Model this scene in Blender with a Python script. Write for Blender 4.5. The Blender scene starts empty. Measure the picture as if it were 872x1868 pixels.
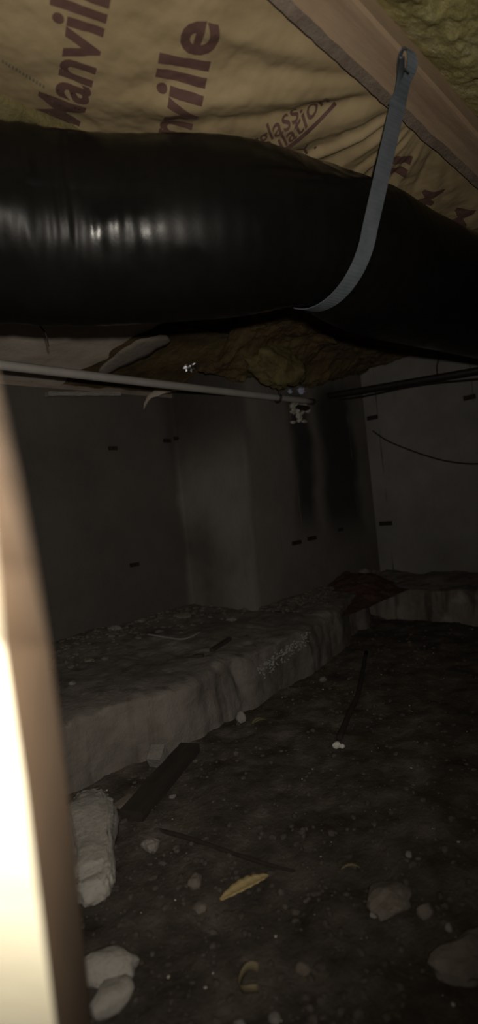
import bpy, bmesh, math, random
import numpy as np
from mathutils import Vector, Matrix, noise, Euler

random.seed(7)
scn = bpy.context.scene
COL = scn.collection

# ------------------------------------------------------------------ camera
CAM_H, FPX = 0.52, 1000.0
YAW, PITCH, ROLL = math.radians(44), math.radians(1.0), math.radians(6)
f0 = Vector((math.cos(YAW), math.sin(YAW), 0)); r0 = Vector((math.sin(YAW), -math.cos(YAW), 0))
FW = (f0 * math.cos(PITCH) - Vector((0, 0, 1)) * math.sin(PITCH)).normalized()
u0 = r0.cross(FW)
CR = math.cos(ROLL) * r0 - math.sin(ROLL) * u0
CU = math.sin(ROLL) * r0 + math.cos(ROLL) * u0
CP = Vector((0, 0, CAM_H))
cd = bpy.data.cameras.new('camera'); cam = bpy.data.objects.new('camera', cd); COL.objects.link(cam)
m = Matrix((CR, CU, -FW)).transposed().to_4x4(); m.translation = CP
cam.matrix_world = m
cd.sensor_fit = 'VERTICAL'; cd.sensor_height = 36; cd.lens = 36 * FPX / 1868
cd.clip_start = 0.005; cd.clip_end = 50
cd.dof.use_dof = True; cd.dof.focus_distance = 1.15
cd.dof.aperture_fstop = (cd.lens / 1000) / 0.0062      # wide phone lens: the near board goes soft
scn.camera = cam

# ------------------------------------------------------------------ light
scn.view_settings.view_transform = 'Standard'; scn.view_settings.look = 'None'
scn.view_settings.gamma = 1; scn.view_settings.use_curve_mapping = False
scn.view_settings.exposure = 0.0
w = bpy.data.worlds.new('world'); scn.world = w; w.use_nodes = True
w.node_tree.nodes['Background'].inputs[0].default_value = (0.75, 0.85, 1.0, 1)
w.node_tree.nodes['Background'].inputs[1].default_value = 0.006

def lamp(name, kind, loc, power, color, size, aim=None):
    l = bpy.data.lights.new(name, kind); l.energy = power; l.color = color
    o = bpy.data.objects.new(name, l); COL.objects.link(o); o.location = loc
    if kind == 'AREA': l.size = size
    else: l.shadow_soft_size = size
    if aim is not None: o.rotation_euler = (Vector(aim) - Vector(loc)).to_track_quat('-Z', 'Y').to_euler()
    return o
# the phone's own lamp, just beside the lens
_p = CP + CR * 0.022 + CU * 0.035 - FW * 0.06
fl_ = lamp('phone_lamp', 'SPOT', _p, 27.0, (1.0, 0.92, 0.80), 0.010, _p + FW - CR * 0.42 + CU * 0.25)
fl_.data.spot_size = math.radians(144); fl_.data.spot_blend = 1.0

# ------------------------------------------------------------------ helpers
def ray(px, py): return FW + (px - 436) / FPX * CR - (py - 934) / FPX * CU
def at(px, py, **k):
    d = ray(px, py); a, v = list(k.items())[0]
    if a == 'd': return CP + d * v
    i = 'xyz'.index(a); return CP + d * ((v - CP[i]) / d[i])

def sm(a, b, x):
    t = min(1, max(0, (x - a) / (b - a))); return t * t * (3 - 2 * t)
def nz(x, y, z=0, s=1): return noise.noise(Vector((x * s, y * s, z * s)))
def fbm(x, y, z=0, s=1, o=4): return noise.fractal(Vector((x * s, y * s, z * s)), 0.8, 2.1, o)

def obj(name, bm, mat, parent=None, smooth=False):
    me = bpy.data.meshes.new(name)
    if isinstance(bm, bmesh.types.BMesh):
        bm.to_mesh(me); bm.free()
    else:
        me.from_pydata(bm[0], [], bm[1])
    if mat is not None: me.materials.append(mat)
    if smooth: me.polygons.foreach_set('use_smooth', [True] * len(me.polygons))
    o = bpy.data.objects.new(name, me); COL.objects.link(o)
    if parent is not None: o.parent = parent
    return o
def tag(o, label, cat, group=None, kind=None):
    o['label'] = label; o['category'] = cat
    if group: o['group'] = group
    if kind: o['kind'] = kind
    return o
def empty(name, loc, label, cat, group=None):
    o = bpy.data.objects.new(name, None); COL.objects.link(o); o.empty_display_size = 0.05
    return tag(o, label, cat, group)
def struct(o): o['kind'] = 'structure'; return o

def grid(nu, nv, fn):
    """(verts, faces) of a nu x nv sheet; fn(s, t) -> point"""
    V = [tuple(fn(i / nu, j / nv)) for j in range(nv + 1) for i in range(nu + 1)]
    F = [(j * (nu + 1) + i, j * (nu + 1) + i + 1, (j + 1) * (nu + 1) + i + 1, (j + 1) * (nu + 1) + i)
         for j in range(nv) for i in range(nu)]
    return V, F

def box_bm(x0, x1, y0, y1, z0, z1, bm=None, rough=0, cuts=0, seed=0):
    bm = bm or bmesh.new()
    r = bmesh.ops.create_cube(bm, size=1)
    for v in r['verts']:
        v.co = Vector(((x0 + x1) / 2 + v.co.x * (x1 - x0), (y0 + y1) / 2 + v.co.y * (y1 - y0), (z0 + z1) / 2 + v.co.z * (z1 - z0)))
    return bm

def tube(path, radius, n=12, bm=None, caps=True):
    bm = bm or bmesh.new()
    P = [Vector(p) for p in path]; rings = []
    up = Vector((0, 0, 1))
    for i, p in enumerate(P):
        t = (P[min(i + 1, len(P) - 1)] - P[max(i - 1, 0)]).normalized()
        a = t.cross(up)
        if a.length < 1e-3: a = t.cross(Vector((1, 0, 0)))
        a.normalize(); b = t.cross(a)
        r = radius(i / (len(P) - 1)) if callable(radius) else radius
        rings.append([bm.verts.new(p + (a * math.cos(k * 2 * math.pi / n) + b * math.sin(k * 2 * math.pi / n)) * r) for k in range(n)])
    for A, B in zip(rings, rings[1:]):
        for k in range(n): bm.faces.new((A[k], A[(k + 1) % n], B[(k + 1) % n], B[k]))
    if caps: bm.faces.new(rings[0][::-1]); bm.faces.new(rings[-1])
    bmesh.ops.recalc_face_normals(bm, faces=bm.faces)
    return bm

def catmull(P, n):
    P = [Vector(p) for p in P]; P = [P[0] * 2 - P[1]] + P + [P[-1] * 2 - P[-2]]
    out = []
    for i in range(1, len(P) - 2):
        for k in range(n):
            t = k / n
            out.append(0.5 * ((2 * P[i]) + (P[i + 1] - P[i - 1]) * t + (2 * P[i - 1] - 5 * P[i] + 4 * P[i + 1] - P[i + 2]) * t * t
                              + (3 * P[i] - P[i - 1] - 3 * P[i + 1] + P[i + 2]) * t ** 3))
    out.append(P[-2]); return out

def rock_bm(ax, seed, sub=2, amp=0.28, flat=False, bm=None, M=None, fine=0.08):
    own = bm is None
    bm = bm or bmesh.new()
    r = bmesh.ops.create_icosphere(bm, subdivisions=sub, radius=1)
    rs = random.Random(seed); planes = []
    for k in range(7):
        n = Vector((rs.gauss(0, 1), rs.gauss(0, 1), rs.gauss(0, 1))).normalized(); planes.append((n, rs.uniform(.62, .9)))
    for v in r['verts']:
        p = v.co.normalized()
        s = 1 + amp * noise.noise(p * 1.3 + Vector((seed, seed * .7, 0))) + fine * noise.noise(p * 5 + Vector((seed, 0, 3)))
        p = p * s
        for n, d in planes:
            e = p.dot(n) - d
            if e > 0: p -= n * e * .85
        p = Vector((p.x * ax[0], p.y * ax[1], p.z * ax[2]))
        v.co = (M @ p) if M is not None else p
    return bm

# ------------------------------------------------------------------ materials
def mat(name, stops, rough=0.85, scale=8, bump=0.3, bscale=60, metallic=0, detail=6, stretch=(1, 1, 1), extra=None, spec=0.5, coat=0):
    """noise-driven colour between the given stops, with a noise bump"""
    m = bpy.data.materials.new(name); m.use_nodes = True
    N = m.node_tree.nodes; L = m.node_tree.links; b = N['Principled BSDF']
    tc = N.new('ShaderNodeTexCoord'); mp = N.new('ShaderNodeMapping'); mp.inputs['Scale'].default_value = stretch
    L.new(tc.outputs['Object'], mp.inputs[0])
    n = N.new('ShaderNodeTexNoise'); n.inputs['Scale'].default_value = scale; n.inputs['Detail'].default_value = detail
    n.inputs['Roughness'].default_value = 0.62
    L.new(mp.outputs[0], n.inputs['Vector'])
    cr = N.new('ShaderNodeValToRGB'); e = cr.color_ramp
    while len(e.elements) < len(stops): e.elements.new(0.5)
    for i, c in enumerate(stops):
        e.elements[i].position = 0.30 + 0.42 * i / max(1, len(stops) - 1); e.elements[i].color = (*c, 1)
    L.new(n.outputs['Fac'], cr.inputs[0])
    out = cr.outputs[0]
    if extra: out = extra(N, L, tc, out)
    L.new(out, b.inputs['Base Color'])
    b.inputs['Roughness'].default_value = rough; b.inputs['Metallic'].default_value = metallic
    b.inputs['Specular IOR Level'].default_value = spec; b.inputs['Coat Weight'].default_value = coat
    if bump:
        n2 = N.new('ShaderNodeTexNoise'); n2.inputs['Scale'].default_value = bscale; n2.inputs['Detail'].default_value = 8
        n2.inputs['Roughness'].default_value = 0.7
        L.new(mp.outputs[0], n2.inputs['Vector'])
        bp = N.new('ShaderNodeBump'); bp.inputs['Strength'].default_value = bump; bp.inputs['Distance'].default_value = 0.01
        L.new(n2.outputs['Fac'], bp.inputs['Height']); L.new(bp.outputs[0], b.inputs['Normal'])
    return m

def painted_dark(spots):
    """soft-edged dark areas put into the wall colour, cast shadow among them. spots: (axis, centre, half width, z0, z1, soft, strength)"""
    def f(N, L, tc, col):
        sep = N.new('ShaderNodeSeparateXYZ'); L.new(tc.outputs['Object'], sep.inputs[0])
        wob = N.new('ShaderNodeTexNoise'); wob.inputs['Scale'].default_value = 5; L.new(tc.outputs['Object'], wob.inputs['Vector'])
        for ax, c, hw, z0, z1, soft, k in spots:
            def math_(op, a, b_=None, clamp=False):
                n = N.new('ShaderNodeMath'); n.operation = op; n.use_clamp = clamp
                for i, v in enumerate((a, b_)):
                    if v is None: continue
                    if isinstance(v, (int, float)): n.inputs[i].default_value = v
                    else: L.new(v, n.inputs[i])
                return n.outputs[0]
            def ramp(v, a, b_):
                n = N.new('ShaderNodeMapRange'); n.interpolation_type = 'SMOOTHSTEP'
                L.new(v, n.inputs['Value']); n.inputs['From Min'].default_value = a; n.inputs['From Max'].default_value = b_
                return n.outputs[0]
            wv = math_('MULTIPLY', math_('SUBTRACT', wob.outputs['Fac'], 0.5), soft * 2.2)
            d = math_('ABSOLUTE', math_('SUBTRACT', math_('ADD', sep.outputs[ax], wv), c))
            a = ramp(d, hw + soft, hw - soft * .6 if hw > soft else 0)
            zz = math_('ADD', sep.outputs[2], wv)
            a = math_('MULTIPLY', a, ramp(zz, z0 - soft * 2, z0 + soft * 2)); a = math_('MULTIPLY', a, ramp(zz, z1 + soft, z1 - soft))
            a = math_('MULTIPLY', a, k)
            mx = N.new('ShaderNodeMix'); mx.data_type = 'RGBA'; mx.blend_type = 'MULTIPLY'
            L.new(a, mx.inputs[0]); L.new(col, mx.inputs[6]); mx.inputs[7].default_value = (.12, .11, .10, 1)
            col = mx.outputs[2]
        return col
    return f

M = {}
M['concrete_back'] = mat('concrete_back', [(.115, .10, .09), (.16, .145, .132), (.19, .175, .16)], scale=2.5, bump=.25, bscale=50, extra=painted_dark([
    (0, 0.74, 0.60, -.2, 1.2, 0.03, 0.62), (0, 1.36, .03, .72, 1.3, .06, .75), (0, 1.82, .43, -.2, 1.2, .02, .33), (0, 1.71, 0.055, 0.42, 0.92, 0.05, .9), (0, 1.97, 0.11, 0.36, 0.95, .06, .9)]))  # near board's shadow painted at left and atop the corner; rest darker bands
M['concrete_right'] = mat('concrete_right', [(.13, .122, .112), (.18, .172, .16), (.25, .24, .225)], scale=2.2, bump=.3, bscale=40)
M['seam'] = mat('seam', [(.05, .045, .04), (.10, .09, .08)], scale=12, bump=.2)
M['seam_light'] = mat('seam_light', [(.25, .24, .22), (.36, .34, .31)], scale=12, bump=.2)
M['tie'] = mat('tie', [(.008, .006, .005), (.025, .018, .014)], rough=.6, scale=30)
def footing_extra(N, L, tc, col):
    # vertical runs of dark damp down the face and white mineral bloom
    mp = N.new('ShaderNodeMapping'); mp.inputs['Scale'].default_value = (30, 30, 2.0); L.new(tc.outputs['Object'], mp.inputs[0])
    n = N.new('ShaderNodeTexNoise'); n.inputs['Scale'].default_value = 1; n.inputs['Detail'].default_value = 4; L.new(mp.outputs[0], n.inputs['Vector'])
    r = N.new('ShaderNodeMapRange'); L.new(n.outputs['Fac'], r.inputs[0]); r.inputs[1].default_value = .55; r.inputs[2].default_value = .72
    mx = N.new('ShaderNodeMix'); mx.data_type = 'RGBA'; mx.blend_type = 'MULTIPLY'; L.new(r.outputs[0], mx.inputs[0])
    L.new(col, mx.inputs[6]); mx.inputs[7].default_value = (.45, .42, .38, 1)
    n2 = N.new('ShaderNodeTexNoise'); n2.inputs['Scale'].default_value = 9; n2.inputs['Detail'].default_value = 7; L.new(tc.outputs['Object'], n2.inputs['Vector'])
    r2 = N.new('ShaderNodeMapRange'); L.new(n2.outputs['Fac'], r2.inputs[0]); r2.inputs[1].default_value = .60; r2.inputs[2].default_value = .70
    mx2 = N.new('ShaderNodeMix'); mx2.data_type = 'RGBA'; L.new(r2.outputs[0], mx2.inputs[0]); L.new(mx.outputs[2], mx2.inputs[6])
    mx2.inputs[7].default_value = (.27, .25, .22, 1)
    return mx2.outputs[2]
M['footing'] = mat('footing', [(.09, .077, .066), (.155, .136, .12), (.21, .19, .17)], scale=6, bump=.7, bscale=45, extra=footing_extra)
M['bloom'] = mat('bloom', [(.24, .23, .21), (.36, .35, .33)], scale=40, bump=.8, bscale=120)
M['dirt'] = mat('dirt', [(.038, .031, .025), (.095, .080, .065), (.19, .165, .14)], rough=.95, scale=13, bump=1.0, bscale=70, detail=12, spec=.2)
M['dirt_red'] = mat('dirt_red', [(.06, .03, .022), (.12, .07, .055)], rough=.95, scale=30, bump=.8, bscale=100, spec=.2)
M['pebble'] = mat('pebble', [(.035, .028, .022), (.07, .058, .046), (.11, .095, .08)], scale=14, bump=.3)
M['pebble_pale'] = mat('pebble_pale', [(.35, .32, .27), (.55, .52, .46)], scale=14, bump=.3)
M['stone'] = mat('stone', [(.11, .093, .078), (.21, .18, .15)], scale=18, bump=.6, bscale=90)
M['stone_pale'] = mat('stone_pale', [(.17, .155, .14), (.28, .26, .24)], scale=18, bump=.6, bscale=90)
M['foam_white'] = mat('foam_white', [(.28, .26, .235), (.40, .375, .34)], scale=16, bump=.6, bscale=70)
M['joist'] = mat('joist', [(.24, .16, .10), (.34, .24, .155), (.40, .29, .19)], scale=3, bump=.25, bscale=40, stretch=(1, 12, 12))
M['ledger'] = mat('ledger', [(.15, .12, .10), (.26, .21, .17)], scale=8, bump=.3, stretch=(1, 8, 8))
M['subfloor'] = mat('subfloor', [(.12, .08, .05), (.2, .14, .09)], scale=30, bump=.3)
M['kraft'] = mat('kraft', [(.235, .178, .098), (.29, .222, .125), (.34, .265, .155)], rough=.62, scale=7, bump=.12, bscale=260, spec=.35)
M['kraft_pale'] = mat('kraft_pale', [(.33, .28, .235), (.43, .38, .33)], rough=.7, scale=5, bump=.3, bscale=60)
M['kraft_dim'] = mat('kraft_dim', [(.17, .145, .12), (.24, .21, .18)], rough=.7, scale=9, bump=.5, bscale=60)
M['print'] = mat('print', [(.088, .046, .038), (.11, .058, .047)], rough=.7, scale=60, bump=0)
M['print_green'] = mat('print_green', [(.13, .12, .075), (.16, .14, .09)], rough=.7, scale=60, bump=0)
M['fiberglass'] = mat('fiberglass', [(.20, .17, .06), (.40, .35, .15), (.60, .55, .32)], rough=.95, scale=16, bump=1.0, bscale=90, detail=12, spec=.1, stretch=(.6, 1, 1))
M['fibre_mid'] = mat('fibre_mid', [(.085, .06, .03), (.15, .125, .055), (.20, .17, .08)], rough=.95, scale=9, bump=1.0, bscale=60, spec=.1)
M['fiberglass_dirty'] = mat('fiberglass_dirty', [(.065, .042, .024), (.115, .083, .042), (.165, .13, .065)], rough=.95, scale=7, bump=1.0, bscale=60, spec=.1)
M['duct'] = mat('duct', [(.003, .003, .0028), (.007, .0065, .006)], rough=.4, scale=6, bump=.05, bscale=16, spec=.09)
_n = M['duct'].node_tree; _t = _n.nodes.new('ShaderNodeTexNoise'); _t.inputs['Scale'].default_value = 9; _t.inputs['Detail'].default_value = 3
_c = _n.nodes.new('ShaderNodeTexCoord'); _n.links.new(_c.outputs['Object'], _t.inputs['Vector'])
_r = _n.nodes.new('ShaderNodeMapRange'); _n.links.new(_t.outputs['Fac'], _r.inputs[0]); _r.inputs[1].default_value = .50; _r.inputs[2].default_value = .66
_r.inputs[3].default_value = .38; _r.inputs[4].default_value = .12; _n.links.new(_r.outputs[0], _n.nodes['Principled BSDF'].inputs['Roughness'])
M['strap'] = mat('strap', [(.085, .10, .115), (.115, .132, .148)], rough=.55, scale=40, bump=0)
M['pvc'] = mat('pvc', [(.25, .235, .215), (.33, .31, .29)], rough=.5, scale=10, bump=.05)
M['iron'] = mat('iron', [(.008, .007, .006), (.02, .017, .014)], rough=.55, scale=30, bump=.2)
M['rubber'] = mat('rubber', [(.006, .005, .005), (.014, .012, .011)], rough=.6, scale=30, bump=.1)
M['foil'] = mat('foil', [(.6, .6, .62), (.8, .8, .82)], rough=.18, scale=20, bump=.3, bscale=50, metallic=1)
M['plastic_blue'] = mat('plastic_blue', [(.30, .33, .48), (.5, .52, .68)], rough=.2, scale=20, bump=.3, bscale=60)
M['seal'] = mat('seal', [(.26, .25, .22), (.5, .48, .44)], rough=.7, scale=25, bump=.6, bscale=90)
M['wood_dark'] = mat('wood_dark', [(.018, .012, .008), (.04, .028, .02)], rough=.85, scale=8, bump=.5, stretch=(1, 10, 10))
M['leaf'] = mat('leaf', [(.36, .27, .12), (.54, .43, .22)], rough=.7, scale=20, bump=.3)
M['leaf_dull'] = mat('leaf_dull', [(.13, .105, .06), (.22, .18, .10)], rough=.8, scale=20, bump=.3)
M['white_bit'] = mat('white_bit', [(.55, .54, .5), (.75, .73, .7)], rough=.7, scale=20, bump=.4)
M['post_shaded'] = mat('post_shaded', [(.115, .066, .030), (.15, .088, .042)], rough=.8, scale=20, bump=.2)  # shaded side of the near board, shade put into the brown
M['post_lit'] = mat('post_lit', [(.93, .84, .60), (.96, .90, .70)], rough=.6, scale=10, bump=.1)  # lit face of the same board, glare put into a near-white colour

# ------------------------------------------------------------------ setting
CEIL = 1.42
WX = 2.20          # right wall plane
# ground: uneven damp earth
def ground_z(x, y):
    return 0.012 * fbm(x, y, 0, 3, 3) + 0.006 * fbm(x, y, 5, 14, 4) + .0028 * fbm(x, y, 2, 60, 3) + 0.006
V, F = grid(360, 270, lambda s, t: (-1.2 + 3.45 * s, -1.0 + 2.5 * t, ground_z(-1.2 + 3.45 * s, -1.0 + 2.5 * t)))
floor = struct(obj('floor', (V, F), M['dirt'], smooth=True))

# back wall, set back on the left, standing forward past the vertical corner at x = 1.36
def wall_mesh(pts, z0, z1s, nz_=30, step=.04, nrm=None, amp=.003):
    V, F, cols = [], [], []
    for (a, b), z1 in zip(zip(pts, pts[1:]), z1s):
        a, b = Vector(a), Vector(b); n = max(1, int((b - a).length / step))
        d = (b - a).normalized(); nn = Vector((d.y, -d.x))
        base = len(V)
        for i in range(n + 1):
            p = a.lerp(b, i / n); e = 0 if i in (0, n) else 1
            for k in range(nz_ + 1):
                z = z0 + (z1 - z0) * k / nz_
                q = p + nn * amp * e * fbm(p.x + p.y, z, 0, 5, 3)
                V.append((q.x, q.y, z))
        for i in range(n):
            for k in range(nz_):
                A = base + i * (nz_ + 1) + k; F.append((A, A + nz_ + 1, A + nz_ + 2, A + 1))
    return V, F
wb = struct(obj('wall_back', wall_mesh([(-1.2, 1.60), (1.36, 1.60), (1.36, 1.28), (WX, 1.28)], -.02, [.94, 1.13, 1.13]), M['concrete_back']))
wr = struct(obj('wall_right', wall_mesh([(WX, 1.28), (WX, -1.0)], -.02, [1.14]), M['concrete_right']))
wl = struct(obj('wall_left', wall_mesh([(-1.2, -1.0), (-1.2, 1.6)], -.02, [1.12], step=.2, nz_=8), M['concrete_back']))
struct(obj('ceiling', box_bm(-1.25, 2.25, -1.0, 1.75, CEIL, CEIL + .02), M['subfloor']))
struct(obj('trim_1', box_bm(-1.2, 1.36, 1.60, 1.74, .94, .978), M['ledger']))          # sill plate on the low wall
struct(obj('trim_2', box_bm(-1.2, 1.36, 1.70, 1.74, .978, CEIL), M['ledger']))         # rim board over it
struct(obj('trim_3', box_bm(WX, WX + .04, -1.0, 1.28, 1.14, CEIL), M['ledger']))
struct(obj('trim_4', box_bm(1.36, WX + .04, 1.28, 1.32, 1.13, CEIL), M['ledger']))
struct(obj('trim_7', box_bm(1.361, 1.40, 1.321, 1.74, 1.131, CEIL), M['ledger']))
# form seams: thin fins of cement left between the form panels
def fin(parent, x, y, z0, z1, wdt, dep, axis, mt):
    bm = bmesh.new(); n = 24; rs = random.Random(int(x * 1000 + y * 77))
    rows = []
    for k in range(n + 1):
        z = z0 + (z1 - z0) * k / n; ww = wdt * rs.uniform(.5, 1.2); dd = dep * rs.uniform(.4, 1.1)
        o_ = rs.uniform(-1, 1) * wdt * .3
        if axis == 'x': pts = [(x + o_ - ww, y, z), (x + o_, y - dd, z), (x + o_ + ww, y, z)]
        else: pts = [(x, y + o_ - ww, z), (x - dd, y + o_, z), (x, y + o_ + ww, z)]
        rows.append([bm.verts.new(p) for p in pts])
    for A, B in zip(rows, rows[1:]):
        for i in (0, 1): bm.faces.new((A[i], A[i + 1], B[i + 1], B[i]))
    return obj('form_seam', bm, mt, parent)
for x in (1.53, 1.66, 2.06): fin(wb, x, 1.281, .15, 1.12, .0025, .0015, 'x', M['seam'])
for x in (.62, .97): fin(wb, x, 1.601, .15, .93, .0025, .001, 'x', M['seam'])
for y in (1.215, .80, .40): fin(wr, WX + .001, y, .15, 1.13, .003, .002, 'y', M['seam'])
# snap ties: dark steel tabs left in the wall
def tie(parent, c, axis, w_=.036, h_=.013):
    d = .007
    if axis == 'x': bm = box_bm(c[0] - w_ / 2, c[0] + w_ / 2, c[1] - d, c[1] + .004, c[2] - h_ / 2, c[2] + h_ / 2)
    else: bm = box_bm(c[0] - d, c[0] + .004, c[1] - w_ / 2, c[1] + w_ / 2, c[2] - h_ / 2, c[2] + h_ / 2)
    if axis == 'x': box_bm(c[0] - w_ * .1, c[0] + w_ * .1, c[1] - d - .006, c[1], c[2] - h_ * .25, c[2] + h_ * .25, bm)
    else: box_bm(c[0] - d - .006, c[0], c[1] - w_ * .1, c[1] + w_ * .1, c[2] - h_ * .25, c[2] + h_ * .25, bm)
    return obj('snap_tie', bm, M['tie'], parent)
for px, py in ((540, 990), (568, 982)): tie(wb, at(px, py, y=1.279), 'x', .05, .014)
tie(wb, at(620, 966, y=1.279), 'x', .03, .012)
for px, py in ((205, 818), (304, 804), (323, 800), (245, 1030)): tie(wb, at(px, py, y=1.599), 'x', .034)
for px, py, w_ in ((704, 955, .06), (680, 762, .05), (857, 725, .045)): tie(wr, at(px, py, x=WX - .001), 'y', w_, .018)
# long hairline crack / old wire hanging from the tie on the right
# footings: rough poured ledges in front of the walls
FRONT = [(-1.2, .99), (.3, .99), (.52, .985), (.7, .945), (.92, .95), (1.22, .965), (1.42, 1.01), (1.75, 1.10), (2.02, 1.23)]
def front_y(x):
    for (a, ya), (b, yb) in zip(FRONT, FRONT[1:]):
        if x <= b: return ya + (yb - ya) * sm(a, b, x)
    return 1.23
def footing_back(s, t):
    x = -1.2 + 3.38 * s; yf = front_y(x) + .012 * fbm(x, 0, 0, 6, 3); ywall = 1.61 if x < 1.37 else 1.29
    top = .143
    if t < .40:                                    # front face, leaning slightly
        k = t / .40; y = yf + .014 * k; z = -.015 + (top - .012 + .015) * k
        y += -.006 * fbm(x, z, 0, 16, 4) - .010 * fbm(x, z, 7, 4, 3)
        # a deep chip out of the face
        g = math.exp(-((x - .93 - .3 * (.10 - z)) / .018) ** 2) * sm(0, .06, z); y += .014 * g
        return x, y, z
    k = (t - .40) / .60; y = yf + .014 + (ywall - yf - .014) * (k ** 1.25)
    e = math.exp(-k * 14)
    z = top - .012 * e + .010 * fbm(x, y, 0, 5, 4) * (1 - e * .6) + .004 * fbm(x, y, 1, 30, 3) + .012 * sm(.6, 1, k)
    return x, y, z
fb = struct(obj('trim_5', grid(420, 60, footing_back), M['footing'], smooth=True))
def footing_right(s, t):
    y = -1.0 + 2.25 * s; xf = 1.93 + .02 * fbm(y, 3, 0, 5, 3)
    if t < .45:
        k = t / .45; z = -.015 + .135 * k; x = xf + .02 * k + .006 * fbm(y, z, 3, 16, 4); return x, y, z
    k = (t - .45) / .55; x = xf + .02 + (WX + .01 - xf - .02) * k
    return x, y, .120 + .012 * fbm(x, y, 2, 6, 4) + .025 * sm(0, 1, k)
fr = struct(obj('trim_6', grid(260, 46, footing_right), M['footing'], smooth=True))

def top_z(x, y): # height of the footing top near a point
    yf = front_y(x); ywall = 1.61 if x < 1.37 else 1.29
    k = max(0, min(1, (y - yf - .014) / (ywall - yf - .014))) ** .8
    return .143 + .010 * fbm(x, y, 0, 5, 4) + .004 * fbm(x, y, 1, 30, 3) + .012 * sm(.6, 1, k)

# white mineral bloom crusted along the ledge edge: crust patches
bm = bmesh.new(); rs = random.Random(3)
for k in range(170):
    t = rs.random(); x = 1.00 + .24 * t + rs.gauss(0, .008); y = front_y(x) + .012 + rs.gauss(0, .003)
    z = .132 - .012 * rs.random() - .03 * rs.random() ** 3 - .035 * (1 - t)
    M_ = Matrix.Translation((x, y - .006, z)) @ Euler((rs.uniform(-.5, .5), rs.uniform(-1, 1), 0)).to_matrix().to_4x4()
    rock_bm((rs.uniform(.0015, .007), .003, rs.uniform(.0012, .003)), k, 1, bm=bm, M=M_)
o = obj('mineral_crust', bm, M['bloom'], fb); o['kind'] = 'stuff'

# ------------------------------------------------------------------ framing overhead
JB = 1.12
def board(name, x0, x1, y0, y1, z0, z1, mt, label, cat, group=None, amp=.0015):
    bm = bmesh.new(); n = 90; ch = .004
    prof = [(y0 + ch, z0), (y1 - ch, z0), (y1, z0 + ch), (y1, z1), (y0, z1), (y0, z0 + ch)]
    rows = []
    for i in range(n + 1):
        x = x0 + (x1 - x0) * i / n
        rows.append([bm.verts.new((x, y + amp * fbm(x, y, z, 9, 3), z + (amp * fbm(x, y, z + 4, 9, 3) if z < z1 else 0))) for y, z in prof])
    for A, B in zip(rows, rows[1:]):
        for k in range(6): bm.faces.new((A[k], A[(k + 1) % 6], B[(k + 1) % 6], B[k]))
    bm.faces.new(rows[0]); bm.faces.new(rows[-1][::-1]); bmesh.ops.recalc_face_normals(bm, faces=bm.faces)
    return tag(obj(name, bm, mt), label, cat, group)
j1 = board('floor_joist', -1.1, 2.18, .326, .384, JB, CEIL - .002, M['joist'], 'tan wooden floor joist running diagonally past the grey hanger strap', 'joist')
board('floor_joist', -1.1, 2.18, .79, .83, JB + .02, CEIL - .002, M['joist'], 'dark wooden floor joist hidden above the black duct', 'joist')
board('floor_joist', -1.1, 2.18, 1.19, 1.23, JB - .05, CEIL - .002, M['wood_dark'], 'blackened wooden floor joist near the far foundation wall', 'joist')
# stapled flange of the facing on the joist edge
def flange(s, t):
    x = -1.0 + 3.1 * s; y = .376 + .015 * t + .003 * fbm(x, 0, 0, 12, 3)
    return x, y, JB - .0025 - .004 * t - .0022 * abs(fbm(x, t, 0, 25, 3))
M['flange'] = mat('flange', [(.13, .095, .07), (.24, .19, .15)], scale=25, bump=.6, bscale=80)
obj('facing_flange', grid(260, 4, flange), M['flange'], j1, smooth=True)

# kraft faced batt between the joists
def kraft_h(x, y):
    t = (y - .385) / .36
    base = 1.128 - .022 * math.sin(math.pi * min(1, max(0, t))) 
    # gathers run from the staples on the joist down and to the left, stronger towards the strap
    a = .25 + .75 * sm(.34, .62, x)
    dx, dy = x - .92, y - .30
    r = math.hypot(dx, dy); th = math.atan2(dy, dx)
    f1 = noise.noise(Vector((th * 4.2, r * 1.8, 1.7))); f2 = noise.noise(Vector((th * 8 + 3, r * 3, 4.7)))
    wr_ = .012 * (.6 * (1 - 1.6 * math.sqrt(f1 * f1 + .012)) + .9 * f2) + .003 * noise.noise(Vector((th * 17, r * 5, 2.2)))
    soft = .006 * fbm(x, y, 3, 7, 3) + .0016 * fbm(x, y, 8, 30, 3)
    g = 1 - math.exp(-((y - .385) / .03) ** 2)
    return base - g * (a * wr_ * (.55 + .45 * sm(.75, .4, abs(x - .85))) + soft * (.5 + .5 * a)) + .002
KX0, KX1, KY0, KY1 = -.2, 2.15, .388, .757
batt1 = empty('insulation_batt', (0, 0, 0), 'brown kraft paper faced insulation batt with dark red lettering above the duct', 'insulation')
def kedge(x): return KY1 + .006 * fbm(x, 0, 0, 9, 3)
obj('kraft_facing', grid(760, 120, lambda s, t: (KX0 + (KX1 - KX0) * s, KY0 + (kedge(KX0 + (KX1 - KX0) * s) - KY0) * t,
    kraft_h(KX0 + (KX1 - KX0) * s, KY0 + (kedge(0) - KY0) * t))), M['kraft'], batt1, smooth=True)
def fluff(x0, x1, y0, y1, zb, amp, nu, nv, seed, side=.08):
    def f(s, t):
        x = x0 + (x1 - x0) * s; y = y0 + (y1 - y0) * t
        e = min(1, min(t, 1 - t) * 9)
        z = zb + side * (1 - e) ** 2 - amp * (.6 * fbm(x, y, seed, 9, 5) + .55 * (1 - abs(nz(x * .6, y, seed, 13)) * 2) + .25 * fbm(x, y, seed, 40, 4)) * (.3 + .7 * e)
        return x, y, z
    return grid(nu, nv, f)
obj('fibre_filling', fluff(-.2, 2.15, .735, .788, 1.118, .012, 400, 20, 3, .03), M['fibre_mid'], batt1, smooth=True)

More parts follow.
